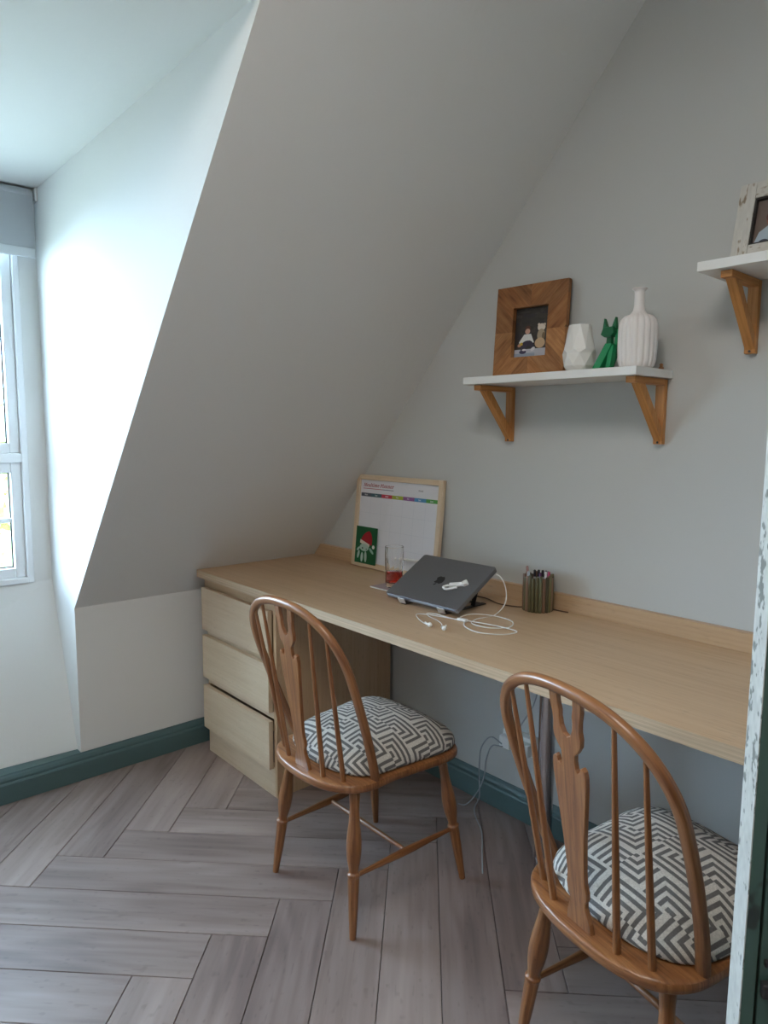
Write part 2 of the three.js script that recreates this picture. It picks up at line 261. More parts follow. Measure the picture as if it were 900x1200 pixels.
// ---------------------------------------------------------------- desk and drawers
const H = 0.74, TH = 0.028, D = 0.5839;
{
  const d = thing('desk', 'long pale oak built-in desk worktop running under the slope', 'desk');
  const e = 0.0006, top = uvBox(prism([[xs(H) + e, H - TH], [XR - 0.003, H - TH], [XR - 0.003, H], [xs(H) + e, H]], 0.0015, D - 0.0022), 'x');
  part('worktop', top, M.oak, d);
  part('front_edging', uvBox(prism([[xs(H) + 0.002, H - TH], [XR - 0.003, H - TH], [XR - 0.003, H], [xs(H) + 0.002, H]], D - 0.0022, D, 0.0006), 'x', [0, -(H - TH)]), M.ply, d, 'paler edge strip with thin ply lines');
  const up = 0.0502; part('upstand', uvBox(prism([[xs(H) + 0.002, H], [XR - 0.003, H], [XR - 0.003, H + up], [xs(H + up) + 0.002, H + up]], 0.001, 0.0215, 0.001), 'x', [0.3, 0.2]), M.oak, d);
  const leg = new THREE.CylinderGeometry(0.0235, 0.0235, H - TH - 0.002, 32); leg.translate(1.457, (H - TH) / 2 + 0.001, 0.205);
  const l = part('leg', leg, M.steel, d, 'round grey metal leg');
  const plate = new THREE.CylinderGeometry(0.045, 0.045, 0.006, 24); plate.translate(1.457, H - TH - 0.003, 0.205); part('mounting_plate', plate, M.black, l);
  const foot = new THREE.CylinderGeometry(0.026, 0.026, 0.014, 24); foot.translate(1.457, 0.007, 0.205); part('foot', foot, M.black, l);
}
{
  const c = thing('drawer_unit', 'pale wood three-drawer unit standing under the left end of the desk', 'drawers');
  const x0 = 0.022, x1 = 0.597, zf = 0.551;
  part('carcass', uvBox(rbox(x1 - 0.018, x1, 0.0005, H - TH - 0.001, 0.023, zf, 0.0008), 'y'), M.oak, c);
  part('side_panel', uvBox(box(x0 + 0.078, x0 + 0.096, 0.0005, 0.635, 0.023, zf - 0.002), 'y'), M.oak, c);
  part('back_panel', uvBox(box(x0 + 0.096, x1 - 0.018, 0.0005, 0.68, 0.023, 0.029), 'x'), M.oak, c);
  part('plinth', uvBox(rbox(x0 + 0.08, x1 - 0.012, 0.0005, 0.11, zf - 0.018, zf + 0.0005, 0.0008), 'x'), M.birchB, c);
  part('top_rail', uvBox(box(x0 + 0.06, x1 - 0.018, 0.655, H - TH - 0.001, zf - 0.02, zf - 0.003), 'x'), M.oak, c);
  [[0.503, 0.670], [0.310, 0.480], [0.103, 0.277]].forEach(([y0, y1], i) => {
    const dr = part('drawer', uvBox(rbox(x0 + 0.074, x1 - 0.022, y0, y1, zf + 0.001, zf + 0.019, 0.0012), 'x', [i * 0.31, i * 0.17]), i ? M.birch : M.birchB, c);
    part('pull_ledge', uvBox(rbox(x0 + 0.08, x1 - 0.006, y0 - (i < 2 ? 0.026 : 0.004), y0 - 0.0005, zf - 0.016, zf - 0.0005, 0.001), 'x'), M.birchB, dr);
  });
}

// ---------------------------------------------------------------- chairs
const HT = 0.345, HY = 0.402, HZ = 0.123, hc = Math.cos(HT), hs = Math.sin(HT);
const onHoop = (x, s) => V(x, HY + s * hc, HZ + s * hs);
function makeChair(label) {
  const c = thing('windsor_chair', label, 'chair', [0, 0, 0], 0, 'windsor chairs at the desk');
  const half = [[0, 0.249], [0.06, 0.245], [0.115, 0.231], [0.16, 0.200], [0.184, 0.157], [0.189, 0.11], [0.188, 0.07], [0.193, 0.02], [0.202, -0.05], [0.208, -0.11], [0.198, -0.158], [0.16, -0.19], [0.09, -0.205], [0, -0.209]];
  const ring = [...half, ...half.slice(1, -1).reverse().map(([x, z]) => [-x, z])];
  const outline = new THREE.CatmullRomCurve3(ring.map(([x, z]) => V(x, 0, z)), true, 'centripetal').getPoints(120).slice(0, -1);
  const sh = poly(outline.map((p) => [p.x, -p.z]));
  const sg = new THREE.ExtrudeGeometry(sh, { depth: 0.006, bevelEnabled: true, bevelThickness: 0.009, bevelSize: 0.010, bevelOffset: -0.010, bevelSegments: 5 });
  sg.rotateX(-Math.PI / 2); sg.translate(0, HY - 0.015, 0);
  part('seat', uvBox(toCreasedNormals(sg, 0.6), 'x'), M.elm, c);
  // cushion: dome over the seat, in front of the spindles
  {
    const prof = [[0.955, 0.0008], [0.99, 0.004], [1.006, 0.012], [0.985, 0.026], [0.925, 0.040], [0.82, 0.054], [0.68, 0.066], [0.5, 0.075], [0.28, 0.081], [0.1, 0.0828]];
    const half2 = [[0, 0.193], [0.06, 0.19], [0.11, 0.176], [0.15, 0.15], [0.172, 0.105], [0.178, 0.05], [0.186, -0.02], [0.195, -0.09], [0.192, -0.145], [0.165, -0.182], [0.1, -0.2], [0, -0.205]];
    const ring2 = [...half2, ...half2.slice(1, -1).reverse().map(([x, z]) => [-x, z])];
    const o2 = new THREE.CatmullRomCurve3(ring2.map(([x, z]) => V(x, 0, z)), true, 'centripetal').getPoints(96).slice(0, -1), n = o2.length;
    const P = [], U = [], I = []; const cz = -0.01;
    const arcs = prof.map((q, j) => { let a = q ? prof[prof.length - 1][0] * 0.19 : 0; for (let i = prof.length - 1; i > j; i--) a += Math.hypot((prof[i - 1][0] - prof[i][0]) * 0.19, prof[i - 1][1] - prof[i][1]); return a / (q[0] * 0.19) - 1; });
    prof.forEach(([k, y], pj_) => o2.forEach((p) => { const x = p.x * k, z = cz + (p.z - cz) * k; P.push(x, HY + y, z); const st = 1 + arcs[pj_] ; U.push(x * st + 0.02, cz + (z - cz) * st); }));
    for (let j = 0; j + 1 < prof.length; j++) for (let i = 0; i < n; i++) { const a = j * n + i, b = j * n + (i + 1) % n, d2 = a + n, e = b + n; I.push(a, b, d2, b, e, d2); }
    const t = P.length / 3; P.push(0, HY + 0.083, cz); U.push(0.02, cz); for (let i = 0; i < n; i++) I.push((prof.length - 1) * n + i, (prof.length - 1) * n + (i + 1) % n, t);
    const g = new THREE.BufferGeometry(); g.setAttribute('position', new THREE.Float32BufferAttribute(P, 3)); g.setAttribute('uv', new THREE.Float32BufferAttribute(U, 2)); g.setIndex(I); g.computeVertexNormals();
    part('cushion', g, M.cloth, c, 'grey and cream maze-patterned cushion');
  }
  // bow
  const wb = 0.175, wm = 0.205, h = 0.478, nn = 2.354, y1 = h * 0.635, cp = [];
  for (let i = 0; i <= 26; i++) { const u = i / 26 * 1.0; if (i < 26) cp.push([wb + (wm - wb) * u * (2 - u), u * y1]); }
  const arc = []; for (let i = 0; i <= 60; i++) { const t = i / 60 * Math.PI / 2; arc.push([wm * Math.pow(Math.cos(t), 2 / nn), y1 + (h - y1) * Math.pow(Math.sin(t), 2 / nn)]); }
  arc[60][0] = 0;
  const right = [[wb - 0.002, -0.02], ...cp, ...arc], all = [...right, ...right.slice(0, -1).reverse().map(([x, s]) => [-x, s])];
  const even = new THREE.CatmullRomCurve3(all.map(([x, s]) => V(x, s, 0)), false, 'centripetal').getSpacedPoints(120);
  {
    const P = [], U = [], I = [], m = 14; let run = 0; const nrm = V(0, -hs, hc), upv = V(0, hc, hs);
    even.forEach((p, i) => {
      const a = even[Math.max(0, i - 1)], b = even[Math.min(even.length - 1, i + 1)], tx = b.x - a.x, ty = b.y - a.y, l = Math.hypot(tx, ty); if (i) run += p.distanceTo(even[i - 1]);
      const k = clamp(p.y / h), ra = lerp(0.0118, 0.0112, k), rb = lerp(0.0105, 0.0098, k); // in plane, across
      const ctr = onHoop(p.x, p.y), inx = -ty / l, iny = tx / l;
      for (let q = 0; q < m; q++) { const th = q / m * Math.PI * 2, ca = Math.cos(th), sa = Math.sin(th), e = 2 / 2.6; const A = Math.sign(ca) * Math.pow(Math.abs(ca), e) * ra, B = Math.sign(sa) * Math.pow(Math.abs(sa), e) * rb; const v = ctr.clone().add(V(1, 0, 0).multiplyScalar(inx * A)).addScaledVector(upv, iny * A).addScaledVector(nrm, B); P.push(v.x, v.y, v.z); U.push(run, q / m * 0.07); }
    });
    for (let i = 0; i + 1 < even.length; i++) for (let q = 0; q < m; q++) { const a = i * m + q, b = i * m + (q + 1) % m; I.push(a, a + m, b, b, a + m, b + m); }
    const g = new THREE.BufferGeometry(); g.setAttribute('position', new THREE.Float32BufferAttribute(P, 3)); g.setAttribute('uv', new THREE.Float32BufferAttribute(U, 2)); g.setIndex(I); g.computeVertexNormals();
    part('bow', g, M.elm, c, 'bent wooden hoop of the backrest');
  }
  // spindles
  const spP = smoothProf([[0, 0.0068], [0.3, 0.0066], [0.6, 0.0056], [1, 0.0042]], 12);
  for (const s of [-1, 1]) for (const [bx, bz, tx, ts] of [[0.077, 0.214, 0.105, 0.459], [0.131, 0.190, 0.158, 0.425]]) { const t = onHoop(s * tx, ts); part('spindle', turned([s * bx, HY - 0.012, bz], [t.x, t.y, t.z], spP, 12), M.elm, c); }
  // pierced splat
  {
    const R = [[0.031, -0.008], [0.0275, 0.02], [0.0225, 0.034], [0.0185, 0.046], [0.0195, 0.056], [0.0235, 0.064], [0.0245, 0.078], [0.021, 0.094], [0.0215, 0.12], [0.0265, 0.18], [0.0335, 0.24], [0.0385, 0.285], [0.0395, 0.305], [0.0375, 0.318], [0.032, 0.323], [0.0275, 0.320], [0.0255, 0.312], [0.021, 0.309], [0.0172, 0.314], [0.0155, 0.326], [0.0165, 0.338], [0.024, 0.347], [0.031, 0.358], [0.033, 0.372], [0.031, 0.386], [0.0325, 0.402], [0.0365, 0.42], [0.038, 0.443]];
    const inn = [[0.0185, 0.443], [0.0175, 0.424], [0.0145, 0.410], [0.0155, 0.398], [0.0135, 0.384], [0.008, 0.372], [0, 0.3675]];
    const pts = [...R, ...inn, ...inn.slice(0, -1).reverse().map(([x, y]) => [-x, y]), ...R.slice().reverse().map(([x, y]) => [-x, y])];
    const g = new THREE.ExtrudeGeometry(poly(pts), { depth: 0.007, bevelEnabled: true, bevelThickness: 0.0015, bevelSize: 0.0015, bevelOffset: -0.0015, bevelSegments: 2 }); g.translate(0, 0, -0.0035);
    const uvp = uvBox(g, 'y'); uvp.rotateX(Math.atan2(0.056, 0.43)); uvp.translate(0, HY, 0.222);
    part('splat', uvp, M.elm, c, 'pierced vase-shaped back splat with forked top');
  }
  // legs and stretchers
  const legP = smoothProf([[0, 0.0085], [0.06, 0.0098], [0.2, 0.0128], [0.36, 0.0148], [0.395, 0.0150], [0.405, 0.0164], [0.418, 0.0164], [0.428, 0.0128], [0.45, 0.0132], [0.52, 0.0182], [0.59, 0.0200], [0.66, 0.0186], [0.76, 0.0142], [0.84, 0.0128], [0.92, 0.0142], [1, 0.0155]], 60);
  const foot = { rr: [0.178, 0.199], rl: [-0.181, 0.197], fr: [0.197, -0.193], fl: [-0.186, -0.195] }, topp = { rr: [0.140, 0.162], rl: [-0.140, 0.162], fr: [0.150, -0.140], fl: [-0.150, -0.140] }, at = {};
  for (const k of ['rr', 'rl', 'fr', 'fl']) { const A = [foot[k][0], 0.001, foot[k][1]], B = [topp[k][0], HY - 0.012, topp[k][1]]; part('leg', turned(A, B, legP), M.elm, c); const t = 0.155 / 0.38; at[k] = [lerp(A[0], B[0], t), 0.155, lerp(A[2], B[2], t)]; }
  const strP = smoothProf([[0, 0.0058], [0.2, 0.0072], [0.5, 0.0105], [0.8, 0.0072], [1, 0.0058]], 20);
  const mid = {}; for (const s of ['r', 'l']) { const a = at['r' + s], b = at['f' + s]; part('stretcher', turned(a, b, strP, 14), M.elm, c); mid[s] = a.map((v, i) => (v + b[i]) / 2); }
  part('stretcher', turned(mid.l, mid.r, smoothProf([[0, 0.005], [0.5, 0.0078], [1, 0.005]], 16), 14), M.elm, c);
  return c;
}
const chair = makeChair('wooden windsor chair with patterned cushion pulled up in front of the drawer unit');
const chair2 = chair.clone(); chair2.name = numbered('windsor_chair'); chair2.userData = { ...chair.userData, label: 'wooden windsor chair with patterned cushion beside the open door, turned slightly' }; scene.add(chair2);
chair.position.set(1.115, 0, 0.58);
chair2.position.set(1.980, 0, 0.554); chair2.rotation.y = -0.23;

// ---------------------------------------------------------------- wall shelves
function shelf(x0, x1, y, label, brackets) {
  const s = thing('wall_shelf', label, 'shelf', [0, 0, 0], 0, 'white shelves on the grey wall');
  part('board', rbox(x0, x1, y - 0.0215, y, 0.001, 0.192, 0.0015), M.white, s);
  for (const bx of brackets) {
    const w = 0.013, yb = y - 0.022, g0 = [];
    g0.push(uvBox(rbox(bx - w, bx + w, yb - 0.172, yb - 0.001, 0.001, 0.0165, 0.0015), 'y'));
    g0.push(uvBox(rbox(bx - w, bx + w, yb - 0.0165, yb - 0.0008, 0.0165, 0.172, 0.0015), 'z'));
    const br = part('bracket', merge(g0), M.pine, s, 'triangular pine bracket');
    const dg = prism([[0.0165, yb - 0.163], [0.0165, yb - 0.132], [0.117, yb - 0.0165], [0.148, yb - 0.0165]], bx - w + 0.002, bx + w - 0.002, 0.001); dg.rotateY(-Math.PI / 2); dg.scale(-1, 1, 1);
    // mirror back the winding
    const p = dg.attributes.position; const arr = []; for (let i = 0; i < p.count; i += 3) for (const k of [0, 2, 1]) arr.push(p.getX(i + k), p.getY(i + k), p.getZ(i + k));
    const g2 = new THREE.BufferGeometry(); g2.setAttribute('position', new THREE.Float32BufferAttribute(arr, 3)); g2.computeVertexNormals(); g2.computeBoundingBox();
    const cx = (g2.boundingBox.min.x + g2.boundingBox.max.x) / 2; g2.translate(bx - cx, 0, 0);
    part('brace', uvBox(g2, 'y'), M.pine, br);
    const sc = new THREE.CylinderGeometry(0.003, 0.003, 0.002, 12); sc.rotateX(Math.PI / 2); sc.translate(bx, yb - 0.167, 0.0172); part('screw', sc, M.black, br);
  }
  return s;
}
const S1 = 1.444, S2 = 1.6655;
shelf(1.101, 1.668, S1, 'white wall shelf on pine brackets holding vases and a wooden photo frame', [1.141, 1.643]);
shelf(1.804, 2.371, S2, 'higher white wall shelf on pine brackets holding a whitewashed photo frame', [1.862, 2.31]);

// ---------------------------------------------------------------- prints
function print(w, h, fn) { const cv = document.createElement('canvas'); cv.width = w; cv.height = h; const c = cv.getContext('2d'); fn(c, w, h); const t = new THREE.CanvasTexture(cv); t.colorSpace = THREE.SRGBColorSpace; return t; }
const blob = (c, x, y, rx, ry, col, rot = 0) => { c.fillStyle = col; c.beginPath(); c.ellipse(x, y, rx, ry, rot, 0, Math.PI * 2); c.fill(); };
const sheet = (w, h, t) => { const g = new THREE.BoxGeometry(w, h, t); return g; };

// wooden photo frame of sunburst strips
{
  const fw = 0.247, fh = 0.278, lean = 0.07;
  const f = thing('photo_frame', 'square brown frame of angled wood strips with a child photo', 'photo frame', [1.237, S1 + 0.0014, 0.045], 0.07);
  const body = new THREE.Group(); // leaning body is made by turning the geometry, parts stay direct children
  const tilt = (g) => { g.rotateX(-lean); return g; };
  const hw = 0.0605, hy0 = 0.062, hy1 = 0.212, cy = (hy0 + hy1) / 2 + 0.002;
  const clip = (pts, fn) => { const out = []; for (let i = 0; i < pts.length; i++) { const a = pts[i], b = pts[(i + 1) % pts.length], fa = fn(a), fb = fn(b); if (fa >= 0) out.push(a); if ((fa >= 0) !== (fb >= 0)) { const t = fa / (fa - fb); out.push([lerp(a[0], b[0], t), lerp(a[1], b[1], t)]); } } return out; };
  const rectClip = (q, x0, x1, y0, y1) => { for (const fn of [(p) => p[0] - x0, (p) => x1 - p[0], (p) => p[1] - y0, (p) => y1 - p[1]]) { if (q.length < 3) return []; q = clip(q, fn); } return q; };
  part('backing', tilt(merge([box(-fw / 2 + 0.002, -hw, 0.002, fh - 0.002, -0.006, 0.0), box(hw, fw / 2 - 0.002, 0.002, fh - 0.002, -0.006, 0.0), box(-hw, hw, 0.002, hy0, -0.006, 0), box(-hw, hw, hy1, fh - 0.002, -0.006, 0)])), M.dark, f);
  let n = 0;
  for (const sx of [-1, 1]) for (const sy of [-1, 1]) {
    const y0 = sy < 0 ? 0 : cy, y1 = sy < 0 ? cy : fh, a0 = sx < 0 ? -fw / 2 : 0, a1 = sx < 0 ? 0 : fw / 2;
    for (let k = -4; k < 4; k++) {
      const w = 0.047, d0 = (k + 0.5) * w + 0.0002, d1 = (k + 1.5) * w - 0.0002; // strip between lines sx*x - sy*(y-cy) = d
      const L = 0.5; const pt = (d, t) => [sx * (d / 2 + t), cy + sy * (t - d / 2)];
      let q = [pt(d0, -L), pt(d0, L), pt(d1, L), pt(d1, -L)];
      const gs = [];
      const side = rectClip(q, sx < 0 ? -fw / 2 : hw, sx < 0 ? -hw : fw / 2, y0, y1);
      const cap = rectClip(q, sx < 0 ? -hw : 0.0002, sx < 0 ? -0.0002 : hw, sy < 0 ? 0 : hy1, sy < 0 ? hy0 : fh);
      for (const s of [side, cap]) { if (s.length < 3) continue; let ar = 0; s.forEach((p, i) => { const m = s[(i + 1) % s.length]; ar += p[0] * m[1] - m[0] * p[1]; }); if (Math.abs(ar) < 1e-5) continue; gs.push(prism(s, 0.0, 0.016 + (n % 3) * 0.0004)); }
      if (!gs.length) continue;
      const g = merge(gs), p = g.attributes.position, uv = g.attributes.uv, ou = rr(0, 3), ov = rr(0, 3);
      for (let i = 0; i < p.count; i++) { const x = p.getX(i) * sx, y = (p.getY(i) - cy) * sy; uv.setXY(i, (x + y) * 0.7071 + ou, (x - y) * 0.7071 + ov + p.getZ(i)); }
      part('wood_strip', tilt(g), M.mango[(n * 7 + k * k) % 4], f); n++;
    }
  }
  const ph = print(240, 300, (c, w, h) => {
    c.fillStyle = '#3a3836'; c.fillRect(0, 0, w, h); for (let i = 0; i < 60; i++) blob(c, rr(0, w), rr(0, h * 0.6), rr(8, 40), rr(4, 16), ['#34322f', '#403e3a', '#454340', '#37353a'][i % 4]);
    c.fillStyle = '#b9bcc6'; c.fillRect(0, h * 0.82, w, h * 0.18); c.fillStyle = '#9aa6b8'; c.fillRect(0, h * 0.9, w * 0.6, h * 0.1);
    blob(c, 180, 125, 26, 22, '#d9cdbf'); blob(c, 162, 108, 8, 8, '#d9cdbf'); blob(c, 200, 110, 8, 8, '#c9bba9'); blob(c, 180, 170, 26, 36, '#a8967e'); blob(c, 196, 175, 10, 20, '#7a684f'); blob(c, 175, 215, 34, 30, '#c6a784');
    blob(c, 88, 128, 19, 20, '#5a3b30'); blob(c, 88, 142, 17, 16, '#c79a86'); c.fillStyle = '#dfe1de'; c.beginPath(); c.moveTo(66, 158); c.lineTo(112, 158); c.lineTo(136, 210); c.lineTo(120, 214); c.lineTo(108, 196); c.lineTo(70, 200); c.lineTo(40, 216); c.lineTo(32, 204); c.fill();
    blob(c, 36, 222, 12, 10, '#c08a70'); blob(c, 50, 214, 12, 9, '#c9a83a'); blob(c, 92, 212, 34, 16, '#3e3a4c'); blob(c, 66, 238, 16, 26, '#3e3a4c', 0.5); blob(c, 122, 228, 14, 24, '#3e3a4c', -0.4); blob(c, 62, 262, 24, 11, '#3c3658'); blob(c, 70, 250, 14, 6, '#e4e0e0'); blob(c, 130, 248, 16, 10, '#d8d6da', -0.6);
  });
  part('photo', tilt(sheet(hw * 2 + 0.004, hy1 - hy0 + 0.004, 0.002).translate(0, (hy0 + hy1) / 2, -0.003)), std({ map: ph, roughness: 0.3 }), f, 'photo of a child sitting beside a soft toy');
  part('strut', tilt(rbox(-0.02, 0.02, 0.02, 0.15, -0.012, -0.006, 0.001)), M.dark, f);
}
// whitewashed frame on the higher shelf
{
  const f = thing('photo_frame', 'small whitewashed wooden photo frame standing on the higher shelf', 'photo frame', [1.916, S2 + 0.0042, 0.078], -0.06);
  const lean = 0.2, w = 0.17, h = 0.186, b = 0.038, tilt = (g) => { g.rotateX(-lean); return g; };
  const wt = tex(256, 256, (u, v) => { const n = fbm(u, v, 4, 24, 91, 4), s = fbm(u, v, 8, 8, 95, 3); const k = sstep(0.62, 0.75, n * 0.6 + s * 0.5), j = 0.9 + 0.14 * n; return [lerp(206, 138, k) * j, lerp(203, 122, k) * j, lerp(196, 104, k) * j]; });
  const m = std({ map: sized(wt, 0.16, 0.16), roughness: 0.8 });
  for (const [x0, x1, y0, y1] of [[-w / 2, -w / 2 + b, 0, h], [w / 2 - b, w / 2, 0, h], [-w / 2 + b, w / 2 - b, 0, b], [-w / 2 + b, w / 2 - b, h - b, h]]) part('frame_board', tilt(uvBox(rbox(x0 + 0.0003, x1 - 0.0003, y0, y1, 0, 0.016, 0.0012), x1 - x0 > y1 - y0 ? 'x' : 'y', [rr(0, 1), rr(0, 1)])), m, f);
  part('inner_lip', tilt(merge([box(-w / 2 + b, -w / 2 + b + 0.004, b, h - b, 0.001, 0.013), box(w / 2 - b - 0.004, w / 2 - b, b, h - b, 0.001, 0.013), box(-w / 2 + b, w / 2 - b, b, b + 0.004, 0.001, 0.013), box(-w / 2 + b, w / 2 - b, h - b - 0.004, h - b, 0.001, 0.013)])), M.dark, f);
  const ph = print(200, 240, (c, W, Hh) => { c.fillStyle = '#6f625a'; c.fillRect(0, 0, W, Hh); blob(c, 100, 110, 40, 44, '#8a5a4c'); blob(c, 96, 100, 38, 30, '#5e3a34'); c.fillStyle = '#a9b8c4'; c.beginPath(); c.moveTo(10, 240); c.lineTo(34, 170); c.lineTo(80, 138); c.lineTo(130, 138); c.lineTo(180, 180); c.lineTo(196, 240); c.fill(); blob(c, 60, 226, 24, 18, '#39424e'); });
  part('photo', tilt(sheet(w - 2 * b + 0.004, h - 2 * b + 0.004, 0.002).translate(0, h / 2, 0.002)), std({ map: ph, roughness: 0.3 }), f, 'photo of a person in a pale blue top');
  part('strut', tilt(rbox(-0.015, 0.015, 0.01, 0.12, -0.006, 0, 0.001)), M.dark, f);
}
// faceted vase
{
  const rings = [[0.0, 0.030], [0.018, 0.043], [0.05, 0.045], [0.062, 0.044], [0.128, 0.030]], n = 8, P = [], pt = (j, i) => { const [y, r] = rings[j], a = (i + (j % 2) * 0.5) / n * Math.PI * 2 + 0.2; return [r * Math.cos(a), y, r * Math.sin(a)]; };
  const tri = (a, b, c) => P.push(...a, ...b, ...c);
  for (let j = 0; j + 1 < rings.length; j++) for (let i = 0; i < n; i++) { const a = pt(j, i), b = pt(j, i + 1), o = j % 2; if (!o) { const c = pt(j + 1, i), p = pt(j + 1, i - 1); tri(a, c, b); tri(a, p, c); } else { const c = pt(j + 1, i + 1), q = pt(j + 1, i + 2); tri(a, c, b); tri(b, c, q); } }
  for (let i = 0; i < n; i++) { tri([0, 0, 0], pt(0, i), pt(0, i + 1)); const j = rings.length - 1, k = (p) => [p[0] * 0.88, p[1], p[2] * 0.88], d = (p) => [p[0] * 0.85, 0.07, p[2] * 0.85]; const a = pt(j, i), b = pt(j, i + 1); tri(a, k(a), b); tri(b, k(a), k(b)); tri(k(a), d(a), k(b)); tri(k(b), d(a), d(b)); tri(d(a), [0, 0.07, 0], d(b)); }
  const g = new THREE.BufferGeometry(); g.setAttribute('position', new THREE.Float32BufferAttribute(P, 3)); g.computeVertexNormals();
  const m = single('faceted_vase', g, M.ceramic, 'small white faceted ceramic vase beside the wooden photo frame', 'vase'); m.position.set(1.449, S1 + 0.0004, 0.105);
}
// ribbed bottle vase
{
  const prof = [[0.002, 0], [0.036, 0], [0.043, 0.006], [0.047, 0.02], [0.0485, 0.05], [0.0487, 0.085], [0.0482, 0.108], [0.0445, 0.122], [0.036, 0.131], [0.021, 0.137], [0.0145, 0.146], [0.0128, 0.158], [0.0125, 0.19], [0.0135, 0.196], [0.0185, 0.199], [0.0185, 0.2015], [0.0115, 0.202], [0.0105, 0.19], [0.0105, 0.15]];
  const g = new THREE.LatheGeometry(prof.map(([r, y]) => new THREE.Vector2(r, y)), 144), p = g.attributes.position;
  for (let i = 0; i < p.count; i++) { const x = p.getX(i), y = p.getY(i), z = p.getZ(i), r = Math.hypot(x, z), a = Math.atan2(z, x); const k = sstep(0.012, 0.03, r) * (y < 0.145 ? 1 : 0); const f = 1 - 0.06 * k * Math.pow(Math.abs(Math.cos(a * 9)), 6); p.setX(i, x * f); p.setZ(i, z * f); }
  g.computeVertexNormals();
  const m = single('bottle_vase', g, M.ceramicMatt, 'white ribbed ceramic bottle vase with a thin flared neck', 'vase'); m.position.set(1.622, S1 + 0.0004, 0.108);
}
// green angular animal figure
{
  const f = thing('animal_figure', 'green angular cat-like figure with pointed ears between the white vases', 'figurine', [1.532, S1 + 0.0004, 0.11], -0.15);
  const b = part('body', prism([[-0.038, 0], [-0.012, 0], [0.030, 0.068], [0.008, 0.070]], -0.012, 0.012, 0.0015), M.green, f);
  part('side_flank', prism([[-0.016, 0], [0.014, 0], [0.036, 0.060], [0.026, 0.072]], -0.018, -0.006, 0.0015), M.greenDark, f);
  part('front_leg', prism([[0.008, 0.0], [0.022, 0.0], [0.032, 0.064], [0.018, 0.066]], -0.008, 0.008, 0.0012), M.green, f);
  part('neck', prism([[0.006, 0.064], [0.022, 0.064], [0.022, 0.09], [0.008, 0.09]], -0.006, 0.006, 0.001), M.greenDark, f);
  part('head', prism([[-0.008, 0.094], [0.004, 0.086], [0.024, 0.086], [0.034, 0.096], [0.032, 0.112], [0.0, 0.112]], -0.012, 0.013, 0.002), M.greenDark, f);
  for (const s of [-1, 1]) part('ear', prism([[0.015 + s * 0.014 - 0.008, 0.109], [0.015 + s * 0.014 + 0.008, 0.109], [0.015 + s * 0.018, 0.136]], -0.004, 0.006, 0.001), M.greenDark, f);
  part('mane', prism([[0.024, 0.062], [0.040, 0.068], [0.040, 0.106], [0.030, 0.106]], -0.014, -0.002, 0.001), M.green, f);
}
{ const g = new THREE.LatheGeometry([[0.0005, 0], [0.006, 0], [0.007, 0.004], [0.004, 0.010], [0.005, 0.014], [0.0005, 0.017]].map(([r, y]) => new THREE.Vector2(r, y)), 20); const m = single('wooden_bead', g, M.mango[1], 'tiny brown wooden knob at the shelf end behind the ribbed vase', 'bead'); m.position.set(1.652, S1 + 0.0004, 0.035); }

